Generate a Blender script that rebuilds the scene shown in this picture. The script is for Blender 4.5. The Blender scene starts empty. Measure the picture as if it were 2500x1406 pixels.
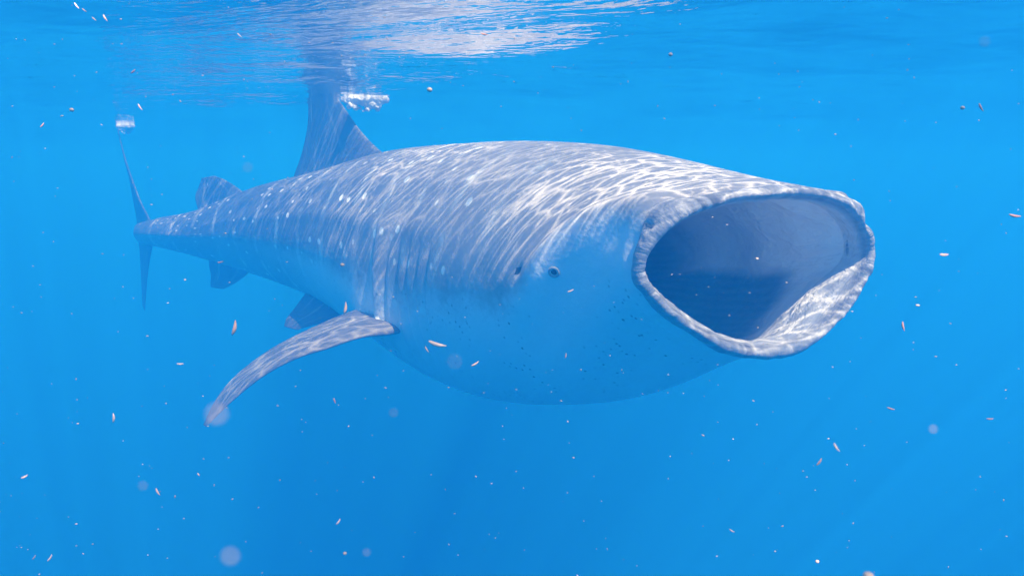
import bpy, bmesh, math, random
import numpy as np
from mathutils import Vector, noise
R = math.radians
sc = bpy.context.scene
C = sc.collection

# ---------------------------------------------------------------- camera, world, sun, exposure
cd = bpy.data.cameras.new('camera'); cam = bpy.data.objects.new('camera', cd)
C.objects.link(cam); sc.camera = cam
cd.lens = 23.04; cd.sensor_width = 36; cd.clip_start = .01; cd.clip_end = 500
cam.rotation_euler = (R(90 - 9.7), 0, 0)
cd.dof.use_dof = True; cd.dof.focus_distance = 3.2; cd.dof.aperture_fstop = 7.7

SUN_EL, SUN_AZ = 58, 146                     # azimuth from +Y (away from the camera) towards +X
world = bpy.data.worlds.new('World'); sc.world = world; world.use_nodes = True
wn = world.node_tree
sky = wn.nodes.new('ShaderNodeTexSky'); sky.sky_type = 'NISHITA'; sky.sun_disc = False
sky.sun_elevation = R(SUN_EL); sky.sun_rotation = R(SUN_AZ)
wn.links.new(sky.outputs[0], wn.nodes['Background'].inputs[0])
wn.nodes['Background'].inputs[1].default_value = .15
sd = bpy.data.lights.new('sun', 'SUN'); sun = bpy.data.objects.new('sun', sd); C.objects.link(sun)
sd.energy = 5; sd.angle = R(.4); sd.color = (1, .92, .83)
sun.location = (0, 0, 30)
sun.rotation_euler = Vector((math.sin(R(SUN_AZ)) * math.cos(R(SUN_EL)), math.cos(R(SUN_AZ)) * math.cos(R(SUN_EL)),
                             math.sin(R(SUN_EL)))).to_track_quat('Z', 'Y').to_euler()
vs = sc.view_settings
vs.view_transform = 'Standard'; vs.look = 'None'; vs.gamma = 1; vs.use_curve_mapping = False
vs.exposure = .03
sc.cycles.use_denoising = True
sc.cycles.max_bounces = 16; sc.cycles.volume_bounces = 6; sc.cycles.transparent_max_bounces = 16
sc.cycles.diffuse_bounces = 10

# ---------------------------------------------------------------- helpers
def mat(name):
    m = bpy.data.materials.new(name); m.use_nodes = True
    return m, m.node_tree, m.node_tree.nodes['Principled BSDF']

class NB:
    """small node builder"""
    def __init__(self, nt): self.nt = nt
    def n(self, t, **kw):
        x = self.nt.nodes.new(t)
        for k, v in kw.items(): setattr(x, k, v)
        return x
    def plug(self, sock, v):
        if hasattr(v, 'is_output'): self.nt.links.new(v, sock)
        elif v is not None: sock.default_value = v
    def math(self, op, a, b=None, c=None, clamp=False):
        x = self.n('ShaderNodeMath', operation=op, use_clamp=clamp)
        self.plug(x.inputs[0], a); self.plug(x.inputs[1], b); self.plug(x.inputs[2], c)
        return x.outputs[0]
    def ramp(self, v, lo, hi, a=0., b=1., smooth=True):
        x = self.n('ShaderNodeMapRange', interpolation_type='SMOOTHSTEP' if smooth else 'LINEAR')
        for i, s in enumerate((v, lo, hi, a, b)): self.plug(x.inputs[i], s)
        return x.outputs[0]
    def mix(self, f, a, b, mode='MIX'):
        x = self.n('ShaderNodeMix', data_type='RGBA', blend_type=mode)
        self.plug(x.inputs[0], f); self.plug(x.inputs[6], a); self.plug(x.inputs[7], b)
        return x.outputs[2]
    def xyz(self, x=0., y=0., z=0.):
        c = self.n('ShaderNodeCombineXYZ')
        for i, v in enumerate((x, y, z)): self.plug(c.inputs[i], v)
        return c.outputs[0]
    def split(self, v):
        s = self.n('ShaderNodeSeparateXYZ'); self.plug(s.inputs[0], v); return s.outputs
    def noise(self, vec, scale, detail=2., rough=.5, dist=0., out=0):
        x = self.n('ShaderNodeTexNoise')
        self.plug(x.inputs['Vector'], vec); x.inputs['Scale'].default_value = scale
        x.inputs['Detail'].default_value = detail; x.inputs['Roughness'].default_value = rough
        x.inputs['Distortion'].default_value = dist
        return x.outputs[out]
    def voro(self, vec, scale, rand=1., feature='F1', out=0):
        x = self.n('ShaderNodeTexVoronoi', feature=feature)
        self.plug(x.inputs['Vector'], vec); x.inputs['Scale'].default_value = scale
        x.inputs['Randomness'].default_value = rand
        return x.outputs[out]
    def bump(self, h, strength, dist, normal=None):
        x = self.n('ShaderNodeBump'); x.inputs['Strength'].default_value = strength; x.inputs['Distance'].default_value = dist
        self.plug(x.inputs['Height'], h)
        if normal is not None: self.plug(x.inputs['Normal'], normal)
        return x.outputs[0]

def mesh_obj(name, verts, faces, mats, parent=None, smooth=True):
    me = bpy.data.meshes.new(name); me.from_pydata([tuple(v) for v in verts], [], faces); me.update()
    for m in (mats if isinstance(mats, (list, tuple)) else [mats]): me.materials.append(m)
    if smooth: me.shade_smooth()
    o = bpy.data.objects.new(name, me); C.objects.link(o)
    if parent: o.parent = parent
    return o

def tag(o, label=None, cat=None, group=None, kind=None):
    for k, v in (('label', label), ('category', cat), ('group', group), ('kind', kind)):
        if v: o[k] = v
    return o

# ---------------------------------------------------------------- the sea water (a closed box of scattering, absorbing water)
WATER = .74
m = bpy.data.materials.new('sea_water_volume'); m.use_nodes = True; nt = m.node_tree; nt.nodes.clear()
out = nt.nodes.new('ShaderNodeOutputMaterial'); vc = nt.nodes.new('ShaderNodeVolumeCoefficients')
vc.inputs['Absorption Coefficients'].default_value = (.072, .044, .019)
vc.inputs['Scatter Coefficients'].default_value = (.0016, .0475, .130)
vc.inputs['Anisotropy'].default_value = .0
nt.links.new(vc.outputs[0], out.inputs['Volume'])
X, Y0, Y1, Z0, Z1 = 80, -60, 100, -42, 1.6
v = [(x, y, z) for z in (Z0, Z1) for y in (Y0, Y1) for x in (-X, X)]
f = [(0, 2, 3, 1), (4, 5, 7, 6), (0, 1, 5, 4), (2, 6, 7, 3), (0, 4, 6, 2), (1, 3, 7, 5)]
tag(mesh_obj('haze', v, f, m, smooth=False), 'clear blue sea water filling the whole view and fading far things', kind='stuff')

# the rippled surface seen from underneath: mirror beyond the critical angle, clear steeply, and a net of bright lines
# painted into its transmission colour stands in for ripples focusing the sun
m = bpy.data.materials.new('water_surface'); m.use_nodes = True; nt = m.node_tree; nt.nodes.clear(); N = NB(nt)
out = N.n('ShaderNodeOutputMaterial'); mx = N.n('ShaderNodeMixShader'); tr = N.n('ShaderNodeBsdfTransparent')
gl = N.n('ShaderNodeBsdfGlossy'); gl.inputs['Roughness'].default_value = .0; gl.inputs['Color'].default_value = (.97, .97, .97, 1)
fr = N.n('ShaderNodeFresnel'); fr.inputs['IOR'].default_value = 1.33
geo = N.n('ShaderNodeNewGeometry')
CA = R(8)                                   # the painted light lines run along this direction
p = N.split(geo.outputs['Position'])
u = N.math('ADD', N.math('MULTIPLY', p[0], math.cos(CA)), N.math('MULTIPLY', p[1], math.sin(CA)))
w = N.math('ADD', N.math('MULTIPLY', p[0], -math.sin(CA)), N.math('MULTIPLY', p[1], math.cos(CA)))
def ridge(sx, sy, off, pw, warp):
    wv = N.noise(N.xyz(N.math('MULTIPLY', u, sx * .5), N.math('MULTIPLY', w, sy * .5), off + 7), 1., 1., .5, 0., 1)
    wx = N.split(wv)
    vec = N.xyz(N.math('ADD', N.math('MULTIPLY', u, sx), N.math('MULTIPLY', wx[0], warp)),
                N.math('ADD', N.math('MULTIPLY', w, sy), N.math('MULTIPLY', wx[1], warp)), off)
    n = N.noise(vec, 1., 1.2, .45)
    r = N.math('SUBTRACT', 1., N.math('MULTIPLY', N.math('ABSOLUTE', N.math('SUBTRACT', n, .5)), 5.), clamp=True)
    return N.math('POWER', r, pw)
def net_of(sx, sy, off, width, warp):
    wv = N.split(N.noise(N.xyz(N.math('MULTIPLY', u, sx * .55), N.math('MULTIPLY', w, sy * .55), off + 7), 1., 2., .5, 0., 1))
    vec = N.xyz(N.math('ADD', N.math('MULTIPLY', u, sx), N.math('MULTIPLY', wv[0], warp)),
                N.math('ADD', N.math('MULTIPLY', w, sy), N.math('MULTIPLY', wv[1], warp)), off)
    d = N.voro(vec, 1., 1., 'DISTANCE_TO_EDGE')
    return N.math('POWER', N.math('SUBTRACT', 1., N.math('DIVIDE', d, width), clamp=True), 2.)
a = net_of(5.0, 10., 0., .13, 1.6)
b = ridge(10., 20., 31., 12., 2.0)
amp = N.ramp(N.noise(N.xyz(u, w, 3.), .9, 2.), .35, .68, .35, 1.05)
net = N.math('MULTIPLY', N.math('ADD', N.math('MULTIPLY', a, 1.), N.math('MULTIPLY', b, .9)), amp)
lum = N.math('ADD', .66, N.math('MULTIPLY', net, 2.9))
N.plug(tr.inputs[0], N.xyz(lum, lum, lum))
rip = N.math('ADD', N.noise(N.xyz(N.math('MULTIPLY', p[0], 2.6), N.math('MULTIPLY', p[1], 6.5), 0.), 1., 3., .55),
             N.math('MULTIPLY', N.noise(N.xyz(N.math('MULTIPLY', p[0], 11.), N.math('MULTIPLY', p[1], 19.), 4.), 1., 3., .6), .12))
rb = N.bump(rip, .6, .05); N.plug(gl.inputs['Normal'], rb)
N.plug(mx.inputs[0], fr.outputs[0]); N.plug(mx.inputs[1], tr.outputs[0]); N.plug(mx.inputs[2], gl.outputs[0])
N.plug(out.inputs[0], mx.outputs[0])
surface_mat = m

def wave(x, y):
    h = 0.
    for (amp_, wl, ang, ph) in WAVES:
        h += amp_ * math.sin((x * math.cos(ang) + y * math.sin(ang)) * 2 * math.pi / wl + ph)
    q = noise.noise(Vector((x * .30, y * .7, 1.7))) * .05
    q += noise.noise(Vector((x * .7, y * 1.9, 5.1))) * .042
    q += noise.noise(Vector((x * 1.9, y * 4.2, 9.4))) * .009
    q += .13 * math.exp(-((x - 2.4) / 1.3) ** 2 - ((y - 1.9) / 1.2) ** 2)
    q += .26 * math.exp(-((x - 1.6) / 2.3) ** 2 - ((y - 2.2) / 1.5) ** 2)      # a low swell passing overhead
    return h + q
WAVES = [(.022, 3.4, R(70), .3), (.012, 1.7, R(105), 1.9), (.006, .9, R(60), 4.1), (.004, .62, R(120), 2.2)]
xs = np.concatenate([[-75, -45, -25], np.arange(-13, 13.01, .09), [25, 45, 75]])
ys = np.concatenate([[-55, -30, -12], np.arange(-3, 20.01, .09), [32, 55, 95]])
vv = []
for y in ys:
    for x in xs:
        e = max(0., min(1., (12.9 - abs(x)) / 2)) * max(0., min(1., (19.9 - y) / 3)) * max(0., min(1., (y + 2.9) / 1))
        vv.append((x, y, WATER + (e * wave(x, y) if e > 0 else 0)))
nx = len(xs)
ff = [(j * nx + i, j * nx + i + 1, (j + 1) * nx + i + 1, (j + 1) * nx + i) for j in range(len(ys) - 1) for i in range(nx - 1)]
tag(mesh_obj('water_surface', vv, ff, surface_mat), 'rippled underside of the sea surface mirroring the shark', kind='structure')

# ---------------------------------------------------------------- the whale shark
# body path in plan: L = metres behind the mouth, yaw = turn of the heading towards the camera
YAW = [(-.2, 72), (0, 72), (1, 66), (2, 58), (3, 50), (4.5, 43), (6, 37), (7.5, 32), (8.5, 34), (9.3, 48), (10, 60), (11, 62)]
SNOUT = np.array([1.097, 2.675, 0.])
def lerp(tab, x):
    t = np.array(tab, float); return np.interp(x, t[:, 0], t[:, 1])
def curve(tab, x):
    t = np.array(tab, float); X, Y = t[:, 0], t[:, 1]; m = np.gradient(Y, X)
    x = np.clip(x, X[0], X[-1]); i = np.clip(np.searchsorted(X, x) - 1, 0, len(X) - 2); h = X[i + 1] - X[i]; u = (x - X[i]) / h
    return (2*u**3 - 3*u**2 + 1) * Y[i] + (u**3 - 2*u**2 + u) * h * m[i] + (-2*u**3 + 3*u**2) * Y[i+1] + (u**3 - u**2) * h * m[i+1]
LS = np.linspace(-.4, 11, 1141); TH = np.radians(curve(YAW, LS))
PX = np.cumsum(-np.cos(TH) * .01); PY = np.cumsum(np.sin(TH) * .01)
K0 = int(np.argmin(abs(LS))); PX += SNOUT[0] - PX[K0]; PY += SNOUT[1] - PY[K0]
UPV = np.array([0, 0, 1.])
def frame(L):
    x, y, t = np.interp(L, LS, PX), np.interp(L, LS, PY), np.interp(L, LS, TH)
    return np.array([x, y, 0.]), np.array([math.cos(t), -math.sin(t), 0]), np.array([-math.sin(t), -math.cos(t), 0])
def spot(L, s, z):                               # along the body, out to the shark's right, height
    c, f, S = frame(L); return c + S * s + UPV * z
ZT = [(1, .112), (1.5, .184), (2, .226), (2.5, .249), (3, .253), (3.5, .25), (4, .231), (4.5, .174), (5, .098), (5.5, .024),
      (6, -.039), (6.5, -.120), (7, -.232), (7.5, -.365), (8, -.468), (8.5, -.533), (9, -.608), (9.5, -.667), (9.95, -.72)]
ZB = [(1, -1.263), (1.5, -1.442), (2, -1.588), (2.5, -1.675), (3, -1.685), (3.5, -1.63), (4, -1.54), (4.5, -1.437), (5, -1.334),
      (5.5, -1.262), (6, -1.21), (6.5, -1.161), (7, -1.108), (7.5, -1.052), (8, -1.002), (8.5, -.961), (9, -.943), (9.5, -.95), (9.95, -.9)]
WID = [(0, .66), (1, .82), (2, .92), (3, .90), (4, .79), (5, .65), (6, .50), (7, .35), (8, .23), (8.8, .16), (9.4, .10), (9.95, .03)]
NPH = 240
PHI = np.arange(NPH) / NPH * 2 * np.pi - np.pi / 2          # starts at the belly
CO, SI = np.cos(PHI), np.sin(PHI)
DEG = (np.degrees(PHI) + 180) % 360 - 180                     # 0 near side, 90 back, 180 far side, -90 belly
NEAR = np.where(CO >= 0, np.degrees(np.arcsin(SI)), np.degrees(np.arcsin(SI)))   # same on both sides, -90..90
def pw(v, e): return np.sign(v) * np.abs(v) ** e
def bell(x, c, w): return np.exp(-((x - c) / w) ** 2)
def body_ring(L):
    a, zt, zb = curve(WID, L), curve(ZT, L), curve(ZB, L); mid, h = (zt + zb) / 2, (zt - zb) / 2
    eu = float(lerp([(0, .95), (4, 1.0), (6, 1.15), (8, 1.5), (9.5, 1.3)], L)); es = .95
    s, u = a * pw(CO, es), h * pw(SI, eu)
    k = 1 + .016 * float(lerp([(1.5, 0), (2.5, 1), (7, 1), (8, 0)], L)) * (bell(NEAR, 22, 5) + bell(NEAR, 45, 6))   # ridges along the flank
    low = 1 / (1 + np.exp(-(NEAR + 42) / 5)) / (1 + np.exp((NEAR - 26) / 7))          # gill region on the flank
    k = k + low * (.060 * math.exp(-((L - 2.92) / (.16 if L < 2.92 else .07)) ** 2)) # shoulder ridge above the pectoral fin
    k = k + .085 * math.exp(-((L - 3.25) / .38) ** 2) * bell(NEAR, -24, 13)          # swelling at the root of the pectoral fin
    for g in range(5):
        q = (L - 2.10 - g * .165 + .0022 * (NEAR - 5)) / .05
        k = k - .020 * low * np.where(q < 0, np.exp(-(q / .35) ** 2), np.exp(-q * 1.1)) * (1 / (1 + np.exp((NEAR - 16) / 4)))
    c, f, S = frame(L)
    return c + np.outer(s * k, S) + np.outer(mid + u * k, UPV)
# rim of the open mouth, in the plane of the lips
c0, FV, SV = frame(0.); MOUTH = np.array([c0[0], c0[1], -.378])
def rim_mid():
    n = NEAR
    s = np.where(n >= 0, .59 * np.cos(np.radians(n)) ** .88, curve([(-90, 0), (-72, .185), (-54, .335), (-36, .455), (-18, .54), (0, .59)], n))
    u = np.where(n >= 0, .315 * np.sin(np.radians(n)), curve([(-90, -.362), (-72, -.33), (-54, -.255), (-36, -.172), (-18, -.082), (0, 0)], n))
    fw = -.12 * (s / .62) ** 2
    return np.outer(np.sign(CO + 1e-9) * s, SV) + np.outer(u, UPV) + np.outer(fw, FV) + MOUTH
RIM = rim_mid()
for _ in range(40): RIM = (np.roll(RIM, 1, 0) + 2 * RIM + np.roll(RIM, -1, 0)) / 4
TAN = np.roll(RIM, -1, 0) - np.roll(RIM, 1, 0)
OUTW = np.cross(TAN, FV); OUTW /= np.linalg.norm(OUTW, axis=1)[:, None]
if (OUTW @ UPV)[NPH // 2] < 0: OUTW = -OUTW
def brow(w):                                     # the ridge of the upper jaw climbs forward, the cheek below it is hollow
    t = max(0., min(1., (w - .22) / .75)); pb = -6 + 46 * t * t * (3 - 2 * t)
    return (.072 * bell(NEAR, pb, 13) - .042 * bell(NEAR, pb - 25 - 12 * t, 15 + 12 * t)) * min(1., max(0., (w - .1) / .35))
rings, mats_, us = [], [], []                    # ring points, material of the strip that follows, L for the skin pattern
for L in np.concatenate([np.linspace(9.95, 9.0, 16)[:-1], np.linspace(9.0, 3.3, 62)[:-1], np.linspace(3.3, 1.9, 70)[:-1], np.linspace(1.9, 1.3, 12)]):
    rings.append(body_ring(L)); mats_.append(0); us.append(L)
NBODY = len(rings)
G = body_ring(1.3); T0 = (G - body_ring(1.4)) / .1 * 1.35
lipn = .040 + .012 * bell(NEAR, -90, 40)
END = RIM + OUTW * lipn[:, None] - FV * .13
T1 = np.outer(np.full(NPH, 1.05), FV) - OUTW * (.10 + .25 * bell(NEAR, -90, 35))[:, None]
NB_ = 34
for i in range(1, NB_ + 1):
    w_ = i / NB_
    P = (2*w_**3 - 3*w_**2 + 1) * G + (w_**3 - 2*w_**2 + w_) * T0 + (-2*w_**3 + 3*w_**2) * END + (w_**3 - w_**2) * T1
    win = max(0., min(1., (w_ - .15) / .4)); win = win * win * (3 - 2 * win)
    d = brow(w_) + win * (.014 * bell(NEAR, -32, 16) * (1 - w_ * .6) - .030 * bell(NEAR, -62, 9) * (1 - w_))
    P = P + OUTW * d[:, None]
    rings.append(P); mats_.append(0); us.append(1.3 - w_ * 1.17)
# lips: a groove behind, then rolled over into the mouth
corner = bell(NEAR, 14, 26)
wr = np.array([noise.noise(Vector((math.cos(a_) * 13, math.sin(a_) * 13, .5))) + .6 * noise.noise(Vector((math.cos(a_) * 31, math.sin(a_) * 31, 4.))) for a_ in PHI])
lowr = bell(NEAR, -42, 26)
lipw = .84 + .30 * np.array([noise.noise(Vector((math.cos(a_) * 2.6, math.sin(a_) * 2.6, 8.))) for a_ in PHI]) - .15 * bell(NEAR, 60, 40) - .30 * bell(NEAR, -40, 24)
prof = [(.034, -.095, -.034), (.041, -.06, -.012), (.044, -.025, 0), (.036, .004, 0), (.020, .020, 0), (0, .026, 0), (-.016, .020, 0), (-.026, .004, 0)]
for k_, (n_, f_, gr) in enumerate(prof):
    amp_ = .006 * bell(k_, 4, 3)
    P = RIM + OUTW * (n_ * lipw + brow(1.) * (.85, .65, .45, .2, 0, 0, 0, 0)[k_] + gr * corner + amp_ * wr + (.018 * bell(NEAR, -7, 7) if k_ in (1, 2, 3) else 0))[:, None] + FV * f_
    rings.append(P); mats_.append(1); us.append(-f_ * .5)
for j_, (n_, f_, ln, lf) in enumerate([(-.030, -.03, -.012, -.02), (-.030, -.075, -.025, -.05), (-.022, -.12, -.025, -.08)]):
    P = RIM + OUTW * (n_ + ln * lowr + .005 * wr)[:, None] + FV * f_ + np.outer(lf * lowr, FV)
    rings.append(P); mats_.append(1 if j_ < 2 else 2); us.append(-.2 - j_ * .05)
INN = rings[-1]
def throat(L, a, ht, zc):
    c, f, S = frame(L); return c + np.outer(a * CO, S) + np.outer(zc + ht * SI, UPV)
ctrl = [INN, throat(.55, .51, .45, -.46), throat(1.1, .55, .47, -.55), throat(1.7, .46, .38, -.62), throat(2.4, .26, .22, -.66), throat(3.0, .05, .05, -.68)]
for i in range(len(ctrl) - 1):
    p0, p1, p2, p3 = ctrl[max(i - 1, 0)], ctrl[i], ctrl[i + 1], ctrl[min(i + 2, len(ctrl) - 1)]
    for k_ in range(1, 9):
        t_ = k_ / 8
        P = .5 * (2 * p1 + (p2 - p0) * t_ + (2*p0 - 5*p1 + 4*p2 - p3) * t_**2 + (-p0 + 3*p1 - 3*p2 + p3) * t_**3)
        dp = i + t_; cen = P.mean(0); dr = P - cen; dr /= np.linalg.norm(dr, axis=1)[:, None]
        fold = .030 * bell(dp, .55 + .25 * np.sin(np.radians(DEG * 1.5)), .12) * bell(DEG, 120, 45) + .025 * bell(dp, 1.15 + .004 * (DEG - 150), .12) * bell(DEG, 150, 40)
        fold = fold + .030 * np.array([noise.noise(Vector((math.cos(a_) * 2.2, math.sin(a_) * 2.2, dp * 2.))) for a_ in PHI]) * min(1, dp * 2)
        if i < 4: P = P - dr * fold[:, None]
        rings.append(P); mats_.append(2); us.append(-.35 - (i + t_) * .6)
# mesh with closed ends, and the pattern coordinates (metres along, angle) as UVs
V = np.concatenate(rings); nr = len(rings)
faces, fm, uvs = [], [], []
for r_ in range(nr - 1):
    for i in range(NPH):
        j = (i + 1) % NPH
        faces.append((r_ * NPH + i, r_ * NPH + j, (r_ + 1) * NPH + j, (r_ + 1) * NPH + i)); fm.append(mats_[r_])
        v0, v1 = i / NPH, (i + 1) / NPH
        uvs += [(us[r_], v0), (us[r_], v1), (us[r_ + 1], v1), (us[r_ + 1], v0)]
V = np.vstack([V, rings[0].mean(0), rings[-1].mean(0)])
for i in range(NPH):
    j = (i + 1) % NPH
    faces.append((nr * NPH, j, i)); fm.append(0); uvs += [(us[0], .5)] * 3
    faces.append((nr * NPH + 1, (nr - 1) * NPH + i, (nr - 1) * NPH + j)); fm.append(2); uvs += [(us[-1], .5)] * 3
# nostril pits in the front of the upper lip
def dent(center, rad, depth, direction):
    d = np.linalg.norm(V - center, axis=1); V[:] += np.outer(np.exp(-(d / rad) ** 2) * -depth, direction)
def skin_point(r, deg):
    j = int(np.argmin(np.abs((DEG - deg + 180) % 360 - 180))); k = r * NPH + j
    n_ = np.cross(V[r * NPH + (j + 2) % NPH] - V[r * NPH + (j - 2) % NPH], V[k + 2 * NPH] - V[k - 2 * NPH]); n_ /= np.linalg.norm(n_)
    return V[k].copy(), n_ * np.sign(n_ @ (V[k] - rings[r].mean(0)))
NOSTRILS, HOLES = [], []
for r_, deg, rad, dep in ((NBODY + 37, 149, .032, .05), (NBODY + 36, 30, .020, .03), (NBODY + 9, 6, .024, .018), (NBODY + 9, 174, .030, .02)):
    p_, n_ = skin_point(r_, deg); NOSTRILS.append((p_, rad, dep, n_)); HOLES.append((p_, rad * .85))
EYES = [skin_point(NBODY + 18, 2), skin_point(NBODY + 18, 178)]

def raw_mesh(name, verts, faces, uvs, fmats):
    me = bpy.data.meshes.new(name); me.from_pydata([tuple(map(float, p)) for p in verts], [], faces)
    uvl = me.uv_layers.new(name='skin'); uvl.data.foreach_set('uv', np.array(uvs, float).ravel())
    me.polygons.foreach_set('material_index', fmats); me.update()
    b = bmesh.new(); b.from_mesh(me); bmesh.ops.recalc_face_normals(b, faces=b.faces); b.to_mesh(me); b.free()
    return me

def fin_mesh(name, secs, ufun, dense=5, vrange=(.30, .20)):
    """closed fin lofted through sections (leading edge, trailing edge, thickness vector)"""
    S_ = np.array([[np.array(a), np.array(b), np.array(c)] for a, b, c in secs])
    out_ = []
    n = len(S_)
    for i in range(n - 1):
        p0, p1, p2, p3 = S_[max(i - 1, 0)], S_[i], S_[i + 1], S_[min(i + 2, n - 1)]
        for k in range(dense):
            t = k / dense
            out_.append(.5 * (2*p1 + (p2 - p0) * t + (2*p0 - 5*p1 + 4*p2 - p3) * t**2 + (-p0 + 3*p1 - 3*p2 + p3) * t**3))
    out_.append(S_[-1])
    M = 14; prof_ = []
    for k in range(2 * M):
        if k <= M: x = (1 - math.cos(math.pi * k / M)) / 2; sg = 1
        else: x = (1 - math.cos(math.pi * (2 * M - k) / M)) / 2; sg = -1
        y = 2.2 * (.2969 * math.sqrt(x) - .126 * x - .3516 * x * x + .2843 * x**3 - .1015 * x**4) * 2 + .02 * (1 - x)
        prof_.append((x, sg * y if 0 < k < M or k > M else 0.))
    vs_, fs_, uv_ = [], [], []
    K = len(prof_)
    for (le, te, th) in out_:
        for (x, y) in prof_: vs_.append(le + (te - le) * x + th * y)
    rows_ = len(out_)
    for r in range(rows_ - 1):
        for k in range(K):
            j = (k + 1) % K
            q = (r * K + k, r * K + j, (r + 1) * K + j, (r + 1) * K + k); fs_.append(q)
            for (rr, kk) in ((r, k), (r, j), (r + 1, j), (r + 1, k)):
                uv_.append((ufun(rr / (rows_ - 1), prof_[kk][0]), 2 + vrange[0] + (vrange[1] - vrange[0]) * rr / (rows_ - 1)))
    for r, rev in ((0, True), (rows_ - 1, False)):
        c_ = len(vs_); vs_.append(np.mean([vs_[r * K + k] for k in range(K)], axis=0))
        for k in range(K):
            j = (k + 1) % K
            fs_.append((c_, r * K + j, r * K + k) if rev else (c_, r * K + k, r * K + j)); uv_ += [(ufun(r / (rows_ - 1), .5), vrange[0])] * 3
    return raw_mesh(name, vs_, fs_, uv_, [0] * len(fs_))

def side_of(L): return frame(L)[2]
fins = []
# first dorsal fin, its tip breaking the surface
D = [(3.9, 5.95, -.20, .20), (3.98, 5.85, .06, .12), (4.36, 5.72, .24, .085), (4.64, 5.62, .42, .065), (4.84, 5.55, .60, .05), (5.06, 5.53, .80, .04), (5.33, 5.60, 1.0, .03), (5.6, 5.72, 1.12, .012)]
fins.append(fin_mesh('dorsal', [(spot(a, 0, z), spot(b, 0, z - (.06 if z > .0 else 0)), side_of((a + b) / 2) * t) for a, b, z, t in D], lambda r, x: 4.2 + x * 1.4, vrange=(.42, .36)))
# second dorsal
D = [(6.6, 7.75, -.42, .10), (6.75, 7.8, -.24, .06), (6.98, 7.72, -.12, .035), (7.2, 7.66, -.04, .022), (7.38, 7.64, .0, .008)]
fins.append(fin_mesh('dorsal2', [(spot(a, 0, z), spot(b, 0, z - .03), side_of(7) * t) for a, b, z, t in D], lambda r, x: 6.7 + x * 1.0, vrange=(.42, .36)))
# anal fin
D = [(6.7, 7.6, -.95, .10), (6.8, 7.62, -1.12, .06), (6.98, 7.6, -1.24, .035), (7.2, 7.62, -1.34, .02), (7.36, 7.62, -1.40, .006)]
fins.append(fin_mesh('anal', [(spot(a, 0, z), spot(b, 0, z), side_of(7) * t) for a, b, z, t in D], lambda r, x: 6.7 + x, vrange=(.30, .32)))
# pelvic fins, one each side
for sg in (1, -1):
    D = [(4.0, 5.10, .22, -.98, .10), (4.1, 5.15, .40, -1.18, .06), (4.35, 5.15, .52, -1.30, .04), (4.7, 5.18, .60, -1.40, .02), (4.92, 5.16, .64, -1.47, .006)]
    fins.append(fin_mesh('pelvic', [(spot(a, sg * s, z), spot(b, sg * s, z), (side_of(5.5) * .8 * sg + UPV * .6) * t) for a, b, s, z, t in D], lambda r, x: 5.6 + x, vrange=(.30, .32)))
# pectoral fins: the near one as it is held, the far one mirrored through the body and carried further back
LE = [(-.20, 4.80, -1.03), (-.62, 4.70, -1.07), (-.835, 4.48, -1.083), (-1.029, 4.331, -1.080), (-1.243, 4.288, -1.145), (-1.474, 4.305, -1.224), (-1.735, 4.381, -1.375), (-2.027, 4.493, -1.608), (-2.264, 4.608, -1.830)]
TE = [(-.66, 5.75, -.74), (-.93, 5.46, -.86), (-1.07, 5.18, -.99), (-1.275, 4.995, -1.045), (-1.531, 4.877, -1.141), (-1.825, 4.802, -1.288), (-2.064, 4.751, -1.465), (-2.214, 4.711, -1.638), (-2.330, 4.700, -1.850)]
TH_ = [.24, .17, .115, .075, .06, .05, .04, .028, .008]
N1 = np.array([-.25, -.30, .92])
fins.append(fin_mesh('pectoral', [(a, b, N1 * t) for a, b, t in zip(LE, TE, TH_)], lambda r, x: 2.6 + x * .9 , vrange=(.30, .36)))
c_, f_, s_ = frame(3.0)
def refl(p): p = np.array(p); return p - 2 * ((p - c_) @ s_) * s_ + f_ * -.5 + UPV * .25 * abs((p - c_) @ s_)
fins.append(fin_mesh('pectoral', [(refl(a), refl(b), (N1 - 2 * (N1 @ s_) * s_) * t) for a, b, t in zip(LE, TE, TH_)], lambda r, x: 2.6 + x * .9, vrange=(.30, .36)))
# tail fin: upper and lower lobe of one crescent
D = [(9.55, 10.02, -1.95, .006, .03), (9.42, 9.98, -1.72, .02, .02), (9.3, 9.95, -1.45, .035, .01), (9.12, 9.93, -1.15, .05, 0), (8.95, 9.92, -.92, .065, 0), (8.9, 9.94, -.74, .07, 0), (8.98, 9.97, -.58, .06, 0),
     (9.2, 10.0, -.36, .05, .02), (9.42, 10.06, -.10, .042, .04), (9.68, 10.16, .18, .035, .07), (9.92, 10.27, .45, .025, .10), (10.15, 10.40, .68, .016, .13), (10.32, 10.46, .86, .005, .15)]
fins.append(fin_mesh('tail', [(spot(a, s, z), spot(b, s, z), side_of((a + b) / 2) * t) for a, b, z, t, s in D], lambda r, x: 9 + x, vrange=(.30, .36)))

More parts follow.
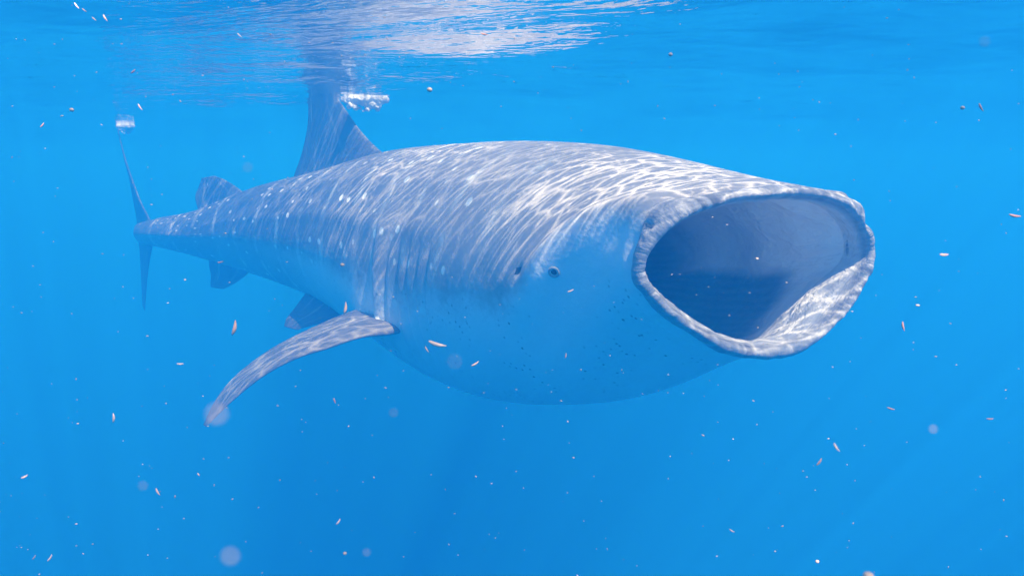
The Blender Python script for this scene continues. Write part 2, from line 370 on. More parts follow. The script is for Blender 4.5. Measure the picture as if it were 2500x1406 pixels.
FC = np.array([V[list(f_)].mean(0) for f_ in faces[:(NBODY + 45) * NPH]])
for p_, rad in HOLES:
    for k_ in np.nonzero(np.linalg.norm((FC - p_), axis=1) < rad)[0]: fm[k_] = 3
for q in NOSTRILS: dent(*q)
skin_m, lip_m, mouth_m, pit_m = [bpy.data.materials.new(n) for n in ('spotted_skin', 'lip_skin', 'mouth_lining', 'dark_pit')]
base = raw_mesh('body', V, faces, uvs, fm)
for m in (skin_m, lip_m, mouth_m, pit_m): base.materials.append(m)
tmp = bpy.data.objects.new('tmp', base); C.objects.link(tmp)
cutters = []
for me in fins:
    for m in (skin_m, lip_m, mouth_m, pit_m): me.materials.append(m)
    o = bpy.data.objects.new('tmp_fin', me); C.objects.link(o); cutters.append(o)
    md = tmp.modifiers.new('join', 'BOOLEAN'); md.operation = 'UNION'; md.solver = 'EXACT'; md.object = o
dg = bpy.context.evaluated_depsgraph_get(); dg.update()
joined = bpy.data.meshes.new_from_object(tmp.evaluated_get(dg))
for o in cutters + [tmp]: bpy.data.objects.remove(o)
# soften the seams where the fins grow out of the body
b = bmesh.new(); b.from_mesh(joined)
joined.name = 'body'
b.to_mesh(joined); b.free()
joined.shade_smooth()
shark = bpy.data.objects.new('whale_shark', None); C.objects.link(shark)
shark.location = tuple(spot(3.0, 0, -.7)); shark.empty_display_size = .3
tag(shark, 'huge grey spotted whale shark swimming with its mouth wide open just under the surface', 'whale shark')
body = bpy.data.objects.new('body', joined); C.objects.link(body); body.parent = shark
body.matrix_parent_inverse = shark.matrix_world.inverted()
body.location = tuple(-np.array(shark.location)); body.matrix_parent_inverse.identity()

# skin: slate back, pale belly, columns of pale spots and bars
def skin_nodes(m, kind):
    m.use_nodes = True; nt = m.node_tree; N = NB(nt); bs = nt.nodes['Principled BSDF']
    uv = N.n('ShaderNodeUVMap', uv_map='skin').outputs[0]
    p = N.split(uv); L, v = p[0], p[1]
    fin = N.math('GREATER_THAN', v, 1.5); v = N.math('SUBTRACT', v, N.math('MULTIPLY', fin, 2.))   # fins carry no bars
    pos = N.n('ShaderNodeNewGeometry').outputs['Position']
    ang = N.math('ABSOLUTE', N.math('SUBTRACT', v, .5))            # 0 along the back, .25 at the side, .5 along the belly
    fine = N.noise(pos, 26., 5., .6); mid = N.noise(pos, 4.5, 4., .55); big = N.noise(pos, 1.1, 3., .5)
    bs.inputs['Roughness'].default_value = .55; bs.inputs['Specular IOR Level'].default_value = .25
    if kind == 'skin':
        edge = N.math('ADD', N.math('ADD', ang, N.math('MULTIPLY', N.math('SUBTRACT', mid, .5), .05)), N.math('MULTIPLY', N.math('SUBTRACT', fine, .5), .04))
        edge = N.math('ADD', edge, N.ramp(L, 1.1, .15, 0., .10))                # the pale cheek reaches up to the jaw ridge
        belly = N.math('MULTIPLY', N.ramp(edge, .235, .29), N.ramp(L, 6.2, 3.6, .35, 1.))  # underside greyed towards the tail, its shade put into the colour
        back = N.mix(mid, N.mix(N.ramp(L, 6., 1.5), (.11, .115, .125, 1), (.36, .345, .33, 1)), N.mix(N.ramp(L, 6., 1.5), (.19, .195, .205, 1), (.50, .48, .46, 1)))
        # spots in columns, denser and smaller towards the head
        wob = N.math('MULTIPLY', N.math('SUBTRACT', N.noise(pos, 2.2, 2.), .5), .5)
        arc = N.math('MULTIPLY', v, 5.2)
        vec = N.xyz(N.math('ADD', N.math('MULTIPLY', L, 4.6), wob), N.math('ADD', N.math('MULTIPLY', arc, 5.2), wob), 0.)
        d1 = N.voro(vec, 1., .42)
        spots = N.ramp(d1, .18, .12)
        vec2 = N.xyz(N.math('ADD', N.math('MULTIPLY', L, 6.5), wob), N.math('ADD', N.math('MULTIPLY', arc, 6.), wob), 4.)
        small = N.math('MULTIPLY', N.ramp(N.voro(vec2, 1., .8), .16, .10), N.ramp(L, 4.5, 3.0))
        bars = N.math('MULTIPLY', N.ramp(N.math('ABSOLUTE', N.math('SUBTRACT', N.math('FRACT', N.math('ADD', N.math('MULTIPLY', L, 1.8), N.math('MULTIPLY', wob, .4))), .5)), .10, .03),
                      N.ramp(mid, .40, .60))
        pale = N.math('MAXIMUM', N.math('MAXIMUM', spots, N.math('MULTIPLY', small, .7)), N.math('MULTIPLY', bars, .45))
        pale = N.math('MULTIPLY', N.math('MULTIPLY', pale, N.ramp(L, .9, 1.8)), N.math('SUBTRACT', 1., N.math('MULTIPLY', fin, .75)))
        back = N.mix(N.math('MULTIPLY', fin, .55), back, (.10, .105, .12, 1))
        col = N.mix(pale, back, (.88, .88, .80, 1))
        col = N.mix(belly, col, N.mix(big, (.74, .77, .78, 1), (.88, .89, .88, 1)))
        # dark freckles scattered over the cheek and throat
        fr = N.math('MULTIPLY', N.ramp(N.voro(pos, 24.), .26, .10), N.ramp(N.noise(pos, 3.1, 3., .6), .47, .62))
        fr = N.math('MULTIPLY', fr, N.ramp(ang, .22, .28))
        col = N.mix(N.math('MULTIPLY', fr, .75), col, (.05, .06, .08, 1))
        h = N.math('ADD', N.math('MULTIPLY', fine, .4), N.math('MULTIPLY', mid, .8))
        nt.links.new(N.bump(h, .5, .02), bs.inputs['Normal'])
    elif kind == 'lip':
        st = N.noise(N.xyz(N.math('MULTIPLY', v, 70.), N.math('MULTIPLY', L, 3.), 0.), 1., 3., .6)
        col = N.mix(N.ramp(st, .40, .60), (.19, .195, .21, 1), (.50, .49, .48, 1))
        col = N.mix(N.ramp(mid, .35, .65), col, (.34, .35, .37, 1))
        col = N.mix(N.ramp(L, -.03, -.2), col, N.mix(st, (.45, .45, .46, 1), (.8, .8, .78, 1)))
        wrk = N.noise(N.xyz(N.math('MULTIPLY', v, 55.), N.math('MULTIPLY', L, 40.), 2.), 1., 3., .6)
        nt.links.new(N.bump(N.math('ADD', wrk, N.math('MULTIPLY', fine, .4)), .65, .03), bs.inputs['Normal'])
    else:
        # pale palate, dark filter pads along the throat floor and far back
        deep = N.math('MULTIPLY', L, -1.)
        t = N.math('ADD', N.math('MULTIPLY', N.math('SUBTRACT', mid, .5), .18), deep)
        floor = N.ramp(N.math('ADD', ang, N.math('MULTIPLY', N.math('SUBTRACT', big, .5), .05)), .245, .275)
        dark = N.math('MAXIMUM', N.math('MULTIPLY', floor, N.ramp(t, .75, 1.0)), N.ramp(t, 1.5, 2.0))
        col = N.mix(big, (.86, .86, .85, 1), (.94, .93, .92, 1))
        col = N.mix(N.math('MULTIPLY', N.ramp(N.voro(pos, 16.), .10, .03), .5), col, (.12, .13, .15, 1))
        # grey smudges and folds of the palate, ribs of the filter pads
        fold = N.noise(N.xyz(N.math('MULTIPLY', v, 16.), N.math('MULTIPLY', L, 2.2), 5.), 1., 3., .55, .8)
        col = N.mix(N.math('MULTIPLY', N.ramp(fold, .60, .72), .22), col, (.38, .38, .40, 1))
        col = N.mix(N.math('MULTIPLY', N.ramp(N.noise(pos, 7., 4., .65), .62, .74), .35), col, (.26, .27, .30, 1))
        rib = N.math('ABSOLUTE', N.math('SUBTRACT', N.math('FRACT', N.math('ADD', N.math('MULTIPLY', v, 60.), N.math('MULTIPLY', mid, .8))), .5))
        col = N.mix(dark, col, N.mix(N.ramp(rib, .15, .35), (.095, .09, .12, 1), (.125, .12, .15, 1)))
        nt.links.new(N.bump(N.math('ADD', N.math('ADD', mid, N.math('MULTIPLY', fold, 1.2)), N.math('MULTIPLY', fine, .3)), .7, .06), bs.inputs['Normal'])
    nt.links.new(col, bs.inputs['Base Color'])
skin_nodes(skin_m, 'skin'); skin_nodes(lip_m, 'lip'); skin_nodes(mouth_m, 'mouth')
pit_m.use_nodes = True
pit_m.node_tree.nodes['Principled BSDF'].inputs['Base Color'].default_value = (.05, .05, .065, 1)  # dark colour stands in for the shade inside the shallow pits

def simple(name, col, rough=.5, sss=0., emit=None):
    m, nt, bs = mat(name); bs.inputs['Base Color'].default_value = (*col, 1); bs.inputs['Roughness'].default_value = rough
    return m
eye_m = simple('eye_ball', (.05, .05, .06), .15); lid_m = simple('eye_lid', (.38, .39, .40), .6)
krill_m = simple('krill_shell', (.85, .50, .36), .35); pale_m = simple('plankton_shell', (.62, .44, .32), .6)
N = NB(krill_m.node_tree)
oi = N.n('ShaderNodeObjectInfo').outputs['Random']
krill_m.node_tree.links.new(N.mix(oi, (.78, .32, .17, 1), (.86, .62, .48, 1)), krill_m.node_tree.nodes['Principled BSDF'].inputs['Base Color'])
foam_m, nt, bs = mat('foam'); N = NB(nt)
pos = N.n('ShaderNodeNewGeometry').outputs['Position']
bs.inputs['Base Color'].default_value = (.93, .95, .95, 1); bs.inputs['Roughness'].default_value = 1.; bs.inputs['Specular IOR Level'].default_value = 0.
nt.links.new(N.bump(N.noise(pos, 40., 5., .7), 1., .05), bs.inputs['Normal'])

def uv_ball(rx, ry, rz, nu=16, nv=10):
    vs_, fs_ = [(0, 0, rz)], []
    for j in range(1, nv):
        t = math.pi * j / nv
        for i in range(nu):
            a_ = 2 * math.pi * i / nu; vs_.append((rx * math.sin(t) * math.cos(a_), ry * math.sin(t) * math.sin(a_), rz * math.cos(t)))
    vs_.append((0, 0, -rz)); e = len(vs_) - 1
    for i in range(nu):
        k = (i + 1) % nu
        fs_.append((0, 1 + i, 1 + k)); fs_.append((e, e - nu + k, e - nu + i))
        for j in range(nv - 2): a_ = 1 + j * nu; fs_.append((a_ + i, a_ + nu + i, a_ + nu + k, a_ + k))
    return vs_, fs_

# eyes: a dark ball in a pale lid ring on each side of the head
def world_child(name, verts, faces_, m, parent, loc, rot):
    o = mesh_obj(name, verts, faces_, m, parent)
    base_ = Vector((0, 0, 0)); q = parent
    while q: base_ += Vector(q.location); q = q.parent
    o.location = Vector(loc) - base_; o.rotation_euler = rot
    return o
def eye(center, outward):
    q = Vector(outward).to_track_quat('Z', 'Y').to_euler()
    vb, fb = uv_ball(.018, .018, .015)
    o = world_child('eye', vb, fb, eye_m, shark, np.array(center) - np.array(outward) * .008, q)
    tv, tf = [], []
    for i in range(28):
        for j in range(8):
            a_, c_ = 2 * math.pi * i / 28, 2 * math.pi * j / 8
            tv.append(((.024 + .006 * math.cos(c_)) * math.cos(a_), (.024 + .006 * math.cos(c_)) * math.sin(a_), .008 + .007 * math.sin(c_)))
            tf.append((i * 8 + j, ((i + 1) % 28) * 8 + j, ((i + 1) % 28) * 8 + (j + 1) % 8, i * 8 + (j + 1) % 8))
    lid = mesh_obj('eyelid', tv, tf, lid_m, o)
for c_, n_ in EYES: eye(c_, n_)

# foam where the fins break the surface
def foam_patch(loc, size, seed, label, rot=0., n=90, vox=.007):
    """a clump of bubbles grown into one lumpy mesh"""
    rd = random.Random(seed); vs_, fs_ = [], []
    def add(x, y, z, r):
        vb, fb = uv_ball(r, r, r * .9, 10, 7); k = len(vs_)
        vs_.extend((x + a, y + b, z + c) for a, b, c in vb); fs_.extend(tuple(k + i for i in f_) for f_ in fb)
    for i in range(n):                                          # a spine of overlapping bubbles, ragged tufts hanging under it
        t = i / (n - 1) * 2 - 1; env = max(.12, 1 - abs(t) ** 2.2) * (.55 + .9 * abs(noise.noise(Vector((t * 2.3, seed * 3.1, 0)))))
        add(t * size[0], rd.gauss(0, .35) * size[1] * env, rd.uniform(-.15, .1) * size[2], rd.uniform(.30, .55) * size[2] * (.4 + .6 * env))
        if rd.random() < .75:
            d = rd.random() ** 1.5 * 1.7 * env
            add(t * size[0] + rd.gauss(0, .04) * size[0], rd.gauss(0, .3) * size[1] * env, -d * size[2], rd.uniform(.10, .34) * size[2] * (1.1 - .4 * d))
    me = bpy.data.meshes.new('foam'); me.from_pydata(vs_, [], fs_)
    o_ = bpy.data.objects.new('tmp', me); C.objects.link(o_)
    md = o_.modifiers.new('m', 'REMESH'); md.mode = 'VOXEL'; md.voxel_size = vox
    dg = bpy.context.evaluated_depsgraph_get(); dg.update(); fm_ = bpy.data.meshes.new_from_object(o_.evaluated_get(dg))
    bpy.data.objects.remove(o_)
    b_ = bmesh.new(); b_.from_mesh(fm_); todo = set(b_.verts); best = set()       # keep the one connected clump
    while todo:
        st = [todo.pop()]; isl = set(st)
        while st:
            for e in st.pop().link_edges:
                for v_ in e.verts:
                    if v_ in todo: todo.discard(v_); isl.add(v_); st.append(v_)
        if len(isl) > len(best): best = isl
    bmesh.ops.delete(b_, geom=[v_ for v_ in b_.verts if v_ not in best], context='VERTS')
    for v_ in b_.verts: v_.co += v_.normal * (noise.noise(v_.co * 45) * .006 + noise.noise(v_.co * 110) * .003)
    b_.to_mesh(fm_); b_.free(); fm_.name = 'foam'; fm_.materials.clear(); fm_.materials.append(foam_m); fm_.shade_smooth()
    o = bpy.data.objects.new('foam_patch', fm_); C.objects.link(o); o.location = loc; o.rotation_euler = (0, 0, rot)
    return tag(o, label, 'foam', 'patches of foam at the water surface')
foam_patch((-1.42, 6.50, .725), (.20, .10, .11), 1, 'thick white foam in front of the dorsal fin where it breaks the surface', .35)
foam_patch((-2.30, 6.95, .735), (.27, .04, .026), 2, 'long thin streak of foam behind the dorsal fin', .12, 120, .005)
foam_patch((-2.80, 7.1, .735), (.16, .03, .018), 3, 'faint short streak of foam between the dorsal fin and the tail', .1, 80, .004)
foam_patch((-5.60, 9.75, .71), (.09, .07, .10), 4, 'small pale foam patch above the tip of the tail fin', .3, 50, .008)
foam_patch((-3.62, 4.60, .735), (.05, .02, .014), 6, 'tiny bright foam streak at the left border near the surface', .2, 50, .003)

# ---------------------------------------------------------------- krill, eggs and specks drifting in the water
DRIFTERS = [
    ('krill', -0.182, 1.554, -0.4046, 0.0456, -14, 'long curved orange krill drifting in front of the belly right of the pectoral fin'),
    ('krill', -0.0956, 1.6426, -0.4802, 0.02423, 35, 'short plump orange krill tilted upward in front of the belly below the long curved one'),
    ('krill', -0.234, 1.7458, -0.4696, 0.0189, -60, 'thin pale krill hanging steeply just left of the long curved orange one'),
    ('krill', -0.407, 1.5689, -0.3179, 0.0312, 80, 'upright pink krill just above the upper edge of the pectoral fin'),
    ('krill', -0.5297, 1.2194, -0.2853, 0.03, 75, 'faint upright pink krill in open water above the middle of the pectoral fin'),
    ('krill', -0.973, 1.5237, -0.5821, 0.024, 84, 'upright bright pale krill alone in the water left of the pectoral fin tip'),
    ('krill', 0.8953, 1.4637, -0.3396, 0.0225, -75, 'bright white upright krill in the water right of the lower lip'),
    ('krill', 1.228, 1.6068, -0.0961, 0.03, -8, 'nearly level pale krill close to the right border at mouth height'),
    ('krill', 1.0734, 1.5481, 0.1539, 0.02025, -60, 'pale steep krill high in the water far to the right of the upper lip'),
    ('krill', 0.4922, 0.9881, -0.4512, 0.01418, 60, 'plump soft pale krill low in the water below the lower lip'),
    ('krill', 0.396, 0.7558, -0.3265, 0.012, -55, 'blurred pale lavender krill just above the plump soft one below the lower lip'),
    ('krill', -0.3975, 1.3885, -0.7795, 0.01912, 55, 'pale orange krill tilted right in the deep water below the belly'),
    ('krill', -0.8109, 1.4, -0.712, 0.018, -65, 'bright slanting krill beside a soft round blur in the lower left water'),
    ('krill', -0.987, 1.283, -0.8034, 0.01785, 55, 'right one of two slanting krill near the bottom left corner'),
    ('krill', -1.167, 1.4664, -0.9172, 0.0168, 50, 'left one of two slanting krill near the bottom left corner'),
    ('krill', 0.925, 1.5276, -0.5594, 0.018, -15, 'level white krill in the water straight below the right side of the mouth'),
    ('krill', 1.2399, 1.6186, -0.6205, 0.01912, 0, 'thin level krill near the right border below mouth height'),
    ('krill', 0.5706, 1.5697, -0.9064, 0.01912, -32, 'slender curved pale krill low in the water below the mouth'),
    ('krill', 0.1519, 1.6744, -0.2938, 0.01785, 22, 'small orange krill in front of the shaded cheek just below the eye'),
    ('krill', 0.131, 1.5493, -0.4322, 0.0144, 80, 'short bright yellowish krill in front of the belly below the cheek'),
    ('krill', -0.9648, 1.7546, 0.1754, 0.01785, -60, 'dark edged slanting krill under the surface left of the dorsal fin'),
    ('krill', -0.9828, 1.7702, 0.2665, 0.01657, 35, 'small pale pink krill in the rippled reflection above the tail'),
    ('krill', -1.2187, 1.7468, 0.1294, 0.0153, 50, 'small pale pink krill in the water far left of the tail'),
    ('krill', -0.7066, 1.786, 0.3587, 0.0153, -40, 'small orange krill in the rippled reflection near the top left'),
    ('krill', -0.0754, 1.8916, 0.3831, 0.02025, -10, 'level white krill in the grey reflection near the top centre'),
    ('krill', -0.81, 1.546, -0.4519, 0.0192, 5, 'level pink krill left of the pectoral fin at its middle height'),
    ('krill', -0.4059, 1.4351, -0.5069, 0.0135, -75, 'thin upright pink krill in the water under the pectoral fin'),
    ('krill', -0.7438, 0.9373, -0.4519, 0.0105, 25, 'blurred lavender krill near the left border low in the water'),
    ('krill', -0.801, 1.7862, -0.2334, 0.01755, 12, 'bright level krill over the shaded water below the tail stalk'),
    ('krill', 0.4945, 0.7457, -0.0889, 0.01013, 0, 'blurred pale krill in open water right of the nostril'),
    ('krill', -1.0551, 1.7935, 0.4027, 0.01912, -60, 'lowest of four bright krill in the cluster at the top left'),
    ('krill', -1.0838, 1.7931, 0.4006, 0.01402, -40, 'pale krill left of the lowest one in the cluster at the top left'),
    ('krill', -1.1294, 1.7989, 0.4341, 0.01785, -55, 'topmost of four bright krill in the cluster at the top left'),
    ('krill', -1.1092, 1.7969, 0.4226, 0.0153, -35, 'second highest of four bright krill in the cluster at the top left'),
    ('egg', -1.075, 1.6502, 0.1582, 0.0108, 0, 'round cream egg drifting in the water above and left of the tail'),
    ('egg', -0.1382, 1.1402, 0.142, 0.00907, 0, 'round pink egg just below the grey reflection right of the dorsal fin'),
    ('egg', 0.387, 1.673, 0.2913, 0.0108, 0, 'round cream egg below the reflection in the water above the head'),
    ('egg', -0.4399, 1.6857, -0.2278, 0.01147, 0, 'round bright egg against the dark flank above the pelvic fin'),
    ('egg', 1.0312, 1.5479, 0.1529, 0.01013, 0, 'round pinkish egg beside the pale steep krill at upper right'),
    ('egg', -0.408, 1.4681, -0.9073, 0.0096, 0, 'round white egg near the bottom edge below the belly'),
    ('egg', 0.745, 1.4647, -0.927, 0.0096, 20, 'white oval egg near the bottom edge below the mouth'),
    ('egg', 0.2719, 0.4558, -0.3008, 0.00825, 0, 'large blurred pink egg cut by the bottom edge of the picture'),
    ('egg', 0.5606, 1.4898, -0.1871, 0.00788, 0, 'bright tiny egg inside the open mouth near its middle'),
    ('blur', -0.0383, 0.081, -0.0305, 0.00119, 0, 'large soft lavender blur over the tip of the pectoral fin'),
    ('blur', -0.043, 0.0917, -0.0572, 0.00113, 0, 'large soft round blur near the bottom edge at lower left'),
    ('blur', -0.107, 0.1776, -0.0885, 0.00111, 0, 'small soft round blur in the lower left water'),
    ('blur', -0.0105, 0.116, -0.0335, 0.00059, 0, 'soft round blur against the belly beside the orange krill'),
    ('blur', -0.0726, 0.183, 0.0022, 0.00105, 0, 'small soft pink blur in the water above the second dorsal fin'),
    ('blur', -0.0362, 0.1907, -0.0712, 0.00099, 0, 'small faint blur in the water below the belly left part'),
    ('blur', -0.0488, 0.2019, -0.1244, 0.00099, 0, 'faint small blur near the bottom edge left of centre'),
    ('blur', 0.1225, 0.1783, 0.0342, 0.00107, 0, 'soft pale blur in the water at the upper right'),
    ('blur', 0.1285, 0.1899, -0.0762, 0.00099, 0, 'faint soft blur in the water at the lower right'),
]
SPECKS = [
    (-0.987, 1.479, 0.129, 0.0061, 10, 0), (-0.994, 1.328, 0.036, 0.0044, 60, 3), (-1.142, 1.596, -0.136, 0.0047, 0, 3), (-1.014, 1.327, -0.279, 0.004, 0, 8),
    (-0.632, 1.251, -0.198, 0.0048, 0, 4), (-1.065, 1.541, -0.489, 0.0054, 80, 8), (-0.999, 2.029, -0.701, 0.0063, 0, 8), (-0.871, 1.91, -0.697, 0.0051, 0, 9),
    (-0.911, 1.867, -0.739, 0.005, 0, 12), (0.339, 1.332, -0.647, 0.0042, 90, 13), (-0.152, 1.611, -0.881, 0.0044, 0, 13), (-0.63, 1.375, -0.717, 0.0056, 35, 12),
    (-0.624, 1.284, -0.638, 0.0053, 85, 12), (0.678, 1.28, -0.266, 0.005, 0, 6), (0.964, 1.4, -0.203, 0.0036, 0, 7), (1.287, 2.23, 0.419, 0.0072, 5, 2),
    (0.628, 2.095, 0.214, 0.0069, 0, 2), (0.446, 2.072, 0.21, 0.006, 70, 2), (0.354, 2.078, 0.283, 0.0068, 85, 2), (0.004, 1.447, 0.197, 0.0036, 0, 1),
    (0.745, 1.548, 0.094, 0.0058, 10, 5), (0.425, 1.88, 0.157, 0.007, -40, 2), (1.008, 1.958, -0.012, 0.0066, -10, 5), (-0.199, 1.973, -0.653, 0.0061, 0, 10),
    (0.156, 1.99, -0.703, 0.008, 0, 10), (0.474, 1.231, -0.435, 0.0049, -20, 11), (0.302, 1.742, -0.527, 0.0061, 60, 10), (0.115, 1.806, -0.546, 0.0048, 0, 10),
    (1.285, 1.637, -0.549, 0.0058, 20, 7), (0.515, 1.31, -0.515, 0.0035, 85, 14), (0.565, 1.585, -0.662, 0.0043, -20, 14), (0.121, 1.215, -0.546, 0.0049, -5, 13),
    (1.601, 1.988, -1.04, 0.0082, -80, 14), (1.075, 1.911, -1.078, 0.007, 45, 14), (0.721, 1.616, -0.92, 0.0082, 25, 14), (0.218, 1.378, -0.841, 0.0057, -75, 13),
    (0.21, 1.923, -1.265, 0.0072, 0, 13), (0.031, 1.656, -0.831, 0.0038, 0, 13), (-0.026, 1.972, -0.824, 0.0044, 0, 13), (1.363, 1.872, -1.204, 0.0087, 80, 14),
    (1.289, 1.575, -0.925, 0.0058, -10, 14), (0.779, 1.528, -0.637, 0.0069, 0, 14), (0.524, 1.705, -0.701, 0.0092, -25, 14), (-0.051, 1.526, -0.754, 0.0049, 0, 13),
    (-0.075, 1.276, -0.615, 0.0046, -70, 13), (-0.317, 1.41, -0.682, 0.0051, -70, 13), (-0.502, 1.912, -0.757, 0.0068, 45, 13), (-0.24, 1.194, -0.396, 0.0053, 0, 9),
    (-0.339, 1.193, -0.419, 0.0032, 0, 9), (-0.647, 1.71, -0.835, 0.0062, 40, 12), (-0.708, 1.388, -0.664, 0.0088, -65, 12), (-0.892, 1.617, -0.836, 0.0096, 75, 12),
    (-1.109, 1.599, -0.562, 0.005, 0, 8), (-1.022, 1.467, -0.574, 0.0052, 0, 12), (-1.461, 2.033, -1.149, 0.0084, 0, 12), (-0.893, 1.284, -0.772, 0.0047, 0, 12),
    (-0.615, 1.472, -0.962, 0.0055, 45, 12), (-0.43, 1.288, -0.791, 0.003, 0, 12), (-1.362, 1.923, 0.374, 0.007, -20, 0), (-1.031, 1.548, 0.292, 0.0038, 0, 0),
    (-0.927, 1.631, 0.308, 0.0046, 0, 0), (-1.162, 2.053, 0.458, 0.0074, 10, 0), (-0.39, 1.608, 0.384, 0.0052, 0, 1), (-0.648, 1.848, 0.373, 0.009, 0, 0),
    (-0.861, 2.187, 0.304, 0.0063, 60, 0), (-0.614, 1.353, 0.196, 0.0044, 0, 0), (-0.653, 1.306, 0.154, 0.0043, 0, 0), (-0.723, 1.477, 0.16, 0.0049, -60, 0),
    (-0.608, 2.061, 0.393, 0.0067, 10, 1), (-0.497, 1.904, 0.363, 0.0062, 0, 1), (-0.323, 1.503, 0.261, 0.0043, 0, 1), (-0.263, 1.6, 0.273, 0.0046, -40, 1),
    (-0.306, 1.433, 0.207, 0.0035, 0, 1), (-1.052, 1.727, 0.258, 0.0049, 30, 0), (-0.853, 1.28, 0.112, 0.0042, 0, 0), (-1.325, 1.968, 0.253, 0.0048, 0, 0),
    (-1.598, 2.164, 0.219, 0.0062, 20, 0), (-1.313, 2.259, 0.427, 0.0046, 0, 0), (-0.048, 2.042, 0.464, 0.0049, 0, 1), (0.084, 2.272, 0.472, 0.0064, 0, 1),
    (-0.091, 1.264, 0.165, 0.0031, 0, 1), (0.093, 1.552, 0.243, 0.0051, 0, 1), (1.239, 2.285, 0.513, 0.0083, 0, 2), (1.278, 2.031, 0.158, 0.005, 0, 7),
    (1.245, 1.664, 0.174, 0.0055, 5, 2), (1.527, 2.205, 0.178, 0.0064, 0, 2), (0.785, 1.874, 0.159, 0.0039, 0, 2), (0.885, 2.093, 0.269, 0.0051, 20, 2),
    (0.7, 1.543, 0.165, 0.0044, -40, 2), (0.357, 1.466, 0.317, 0.0035, 0, 2), (1.1, 1.606, -0.365, 0.007, 0, 7), (0.827, 1.311, -0.26, 0.008, 0, 7),
    (0.974, 1.555, -0.288, 0.006, 0, 7), (1.398, 2.093, -0.587, 0.011, 0, 7), (1.184, 1.478, -0.444, 0.0046, 0, 7), (0.378, 1.109, -0.691, 0.0041, 0, 14),
    (0.552, 1.241, -0.131, 0.0026, 0, 6), (0.419, 1.375, -0.085, 0.0047, 10, 6), (0.558, 1.952, -0.355, 0.0051, 0, 6), (0.518, 1.529, -0.328, 0.0046, 0, 6),
    (0.54, 1.467, -0.262, 0.0057, 0, 6), (0.543, 1.28, -0.208, 0.005, 0, 6), (0.559, 2.158, -0.323, 0.0065, 0, 6), (0.487, 1.601, -0.271, 0.0041, 0, 6),
    (0.528, 1.373, -0.321, 0.0048, 0, 6), (0.307, 1.246, -0.187, 0.0043, 30, 6), (0.008, 1.178, -0.557, 0.0027, 0, 13), (-0.227, 1.32, -0.401, 0.0029, 0, 10),
    (-0.158, 1.817, -0.509, 0.0048, 0, 10), (-0.097, 1.32, -0.287, 0.004, 0, 10), (-0.023, 1.218, -0.241, 0.0037, -70, 10), (-0.306, 1.663, -0.308, 0.0057, -50, 10),
    (-0.246, 1.415, -0.322, 0.0043, 0, 10), (-0.755, 2.181, -0.285, 0.0075, 0, 4), (-0.578, 1.322, -0.114, 0.0045, 0, 4), (-0.951, 1.741, -0.075, 0.0059, 0, 4),
    (-1.098, 1.921, -0.475, 0.0075, 0, 8), (-0.694, 1.589, -0.258, 0.0055, 10, 4), (-1.149, 2.148, -0.418, 0.0065, 0, 8), (-0.996, 1.654, -0.28, 0.005, 0, 8),
    (-0.901, 1.434, -0.169, 0.0055, 0, 3), (-1.117, 1.629, -0.03, 0.0048, 0, 3), (-0.904, 1.226, -0.168, 0.0037, 0, 3), (-0.56, 1.345, -0.721, 0.0041, 47, 12),
    (-0.815, 1.169, 0.047, 0.0026, -21, 3), (-0.528, 1.458, -0.029, 0.0042, 0, 4), (1.233, 1.635, -0.141, 0.0048, -70, 7), (-0.966, 1.585, 0.118, 0.0045, -38, 3),
    (0.323, 1.261, -0.564, 0.0033, 27, 13), (0.377, 1.521, -0.517, 0.0028, 20, 10), (-1.402, 1.966, -1.216, 0.0065, -32, 12), (0.588, 0.996, 0.141, 0.0029, -65, 2),
    (0.587, 2.013, -0.281, 0.0043, 23, 6), (-0.911, 2.227, 0.532, 0.0063, -77, 0), (-0.632, 1.694, -0.135, 0.0046, 17, 4), (0.159, 1.9, -0.998, 0.0033, 75, 13),
    (0.801, 1.258, -0.532, 0.0028, 54, 14), (-0.953, 1.409, -0.491, 0.0022, 63, 8), (0.336, 2.101, 0.279, 0.0039, 53, 2), (-0.648, 2.093, -0.08, 0.0029, 59, 4),
    (-0.675, 1.366, -0.852, 0.0029, 44, 12), (-0.309, 2.107, 0.382, 0.006, 13, 1), (-0.159, 1.463, -0.738, 0.0042, -63, 13), (1.164, 1.659, -0.488, 0.0051, 42, 7),
    (0.665, 1.498, 0.165, 0.0042, -35, 2), (-0.485, 1.698, -0.86, 0.0032, -79, 12), (-1.386, 1.847, -0.016, 0.0041, 44, 3), (0.298, 1.887, -0.366, 0.0043, 25, 10),
]

def krill_mesh():
    vs_, fs_ = [], []; n, k = 14, 8
    for i in range(n + 1):
        t = i / n; r = .14 * math.sin(math.pi * (t * .94 + .03)) ** .6 * (1.15 - .5 * t); x = t - .5; y = .08 * (x * x * 4 - .5)
        for j in range(k):
            a_ = 2 * math.pi * j / k; vs_.append((x, y + r * math.cos(a_), r * math.sin(a_)))
    for i in range(n):
        for j in range(k): fs_.append((i * k + j, i * k + (j + 1) % k, (i + 1) * k + (j + 1) % k, (i + 1) * k + j))
    fs_.append(tuple(range(k))[::-1]); fs_.append(tuple(n * k + j for j in range(k)))
    me = bpy.data.meshes.new('krill'); me.from_pydata(vs_, [], fs_); me.shade_smooth(); me.materials.append(krill_m); return me
def ball_mesh(name, rx, ry, rz, m, nu=10, nv=7):
    vb, fb = uv_ball(rx, ry, rz, nu, nv); me = bpy.data.meshes.new(name); me.from_pydata(vb, [], fb); me.shade_smooth(); me.materials.append(m); return me
KM = krill_mesh(); EM = ball_mesh('egg', .5, .42, .45, pale_m); SM = ball_mesh('speck', .5, .22, .2, pale_m, 8, 6)
rnd = random.Random(7)
CATS = {'krill': 'krill', 'egg': 'fish egg', 'blur': 'plankton'}
NAMES = {'krill': 'krill', 'egg': 'fish_egg', 'blur': 'drifting_plankton'}
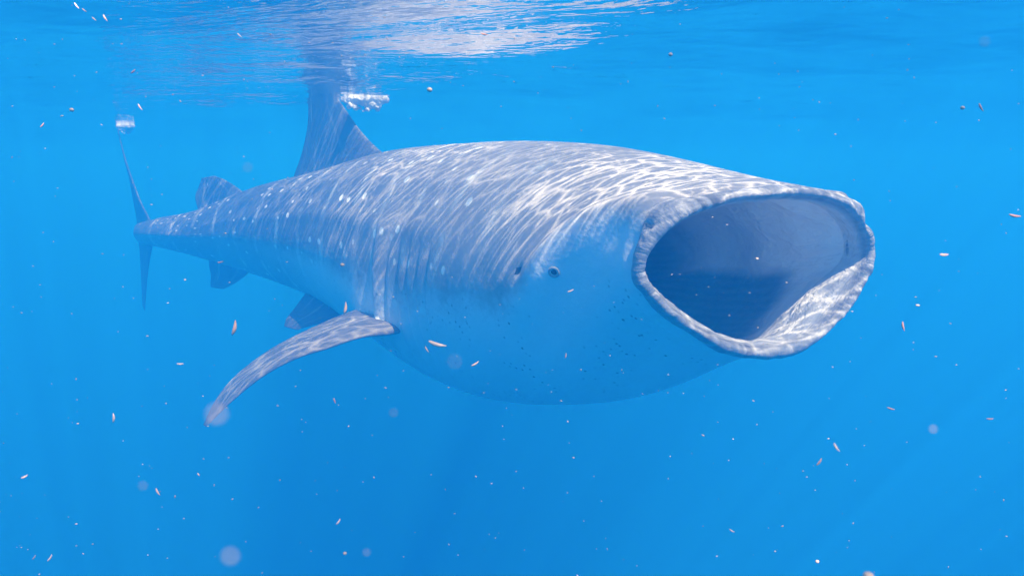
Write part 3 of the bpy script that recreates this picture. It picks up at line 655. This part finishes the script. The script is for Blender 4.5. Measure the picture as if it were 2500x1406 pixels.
for k_, x, y, z, s_, a_, lab in DRIFTERS:
    o = bpy.data.objects.new(NAMES[k_], KM if k_ == 'krill' else EM); C.objects.link(o)
    o.location = (x, y, z); o.scale = (s_,) * 3 if k_ != 'krill' else (s_, s_ * .9, s_ * .9)
    o.rotation_euler = (R(80), R(-a_), R(rnd.uniform(-15, 15)))
    tag(o, lab, CATS[k_], 'krill and eggs drifting near the camera')
ZONES = ['under the ripples at the top left of the picture', 'in the grey reflection at the top middle', 'in the open blue at the top right', 'left of the tail fin', 'in front of the tail stalk and dorsal fin', 'in front of the grey flank and head', 'against the dark inside of the open mouth', 'right of the open mouth', 'left of the pectoral fin tip', 'under the pectoral fin', 'in front of the pale belly', 'under the lower lip', 'in the deep blue at the bottom left', 'in the deep blue at the bottom middle', 'in the deep blue at the bottom right']
for x, y, z, s_, a_, zone in SPECKS:
    o = bpy.data.objects.new('plankton_speck', SM); C.objects.link(o)
    o.location = (x, y, z); o.scale = (s_, s_ * rnd.uniform(.7, 1.3), s_); o.rotation_euler = (R(80), R(-a_), R(rnd.uniform(-25, 25)))
    tag(o, 'tiny pale plankton speck ' + ZONES[zone], 'plankton', 'tiny plankton specks ' + ZONES[zone])
# the dust too fine to count
dv, df = [], []
for i in range(1500):
    d = rnd.uniform(.8, 7.) ; x, y, z = rnd.uniform(-.85, .85) * d, d, rnd.uniform(-.72, .30) * d
    if z > WATER - .12 or (d > 2.2 and -.95 * d < x * 1.2): continue
    r = rnd.uniform(.0006, .0016) * (.5 + .3 * d); k = len(dv)
    dv += [(x + r, y, z), (x - r, y, z), (x, y + r, z), (x, y - r, z), (x, y, z + r), (x, y, z - r)]
    df += [(k + a_, k + b_, k + c_) for a_, b_, c_ in ((0, 2, 4), (2, 1, 4), (1, 3, 4), (3, 0, 4), (2, 0, 5), (1, 2, 5), (3, 1, 5), (0, 3, 5))]
tag(mesh_obj('plankton_dust', dv, df, pale_m, smooth=False), 'fine pale dust of plankton hanging in the water', kind='stuff')
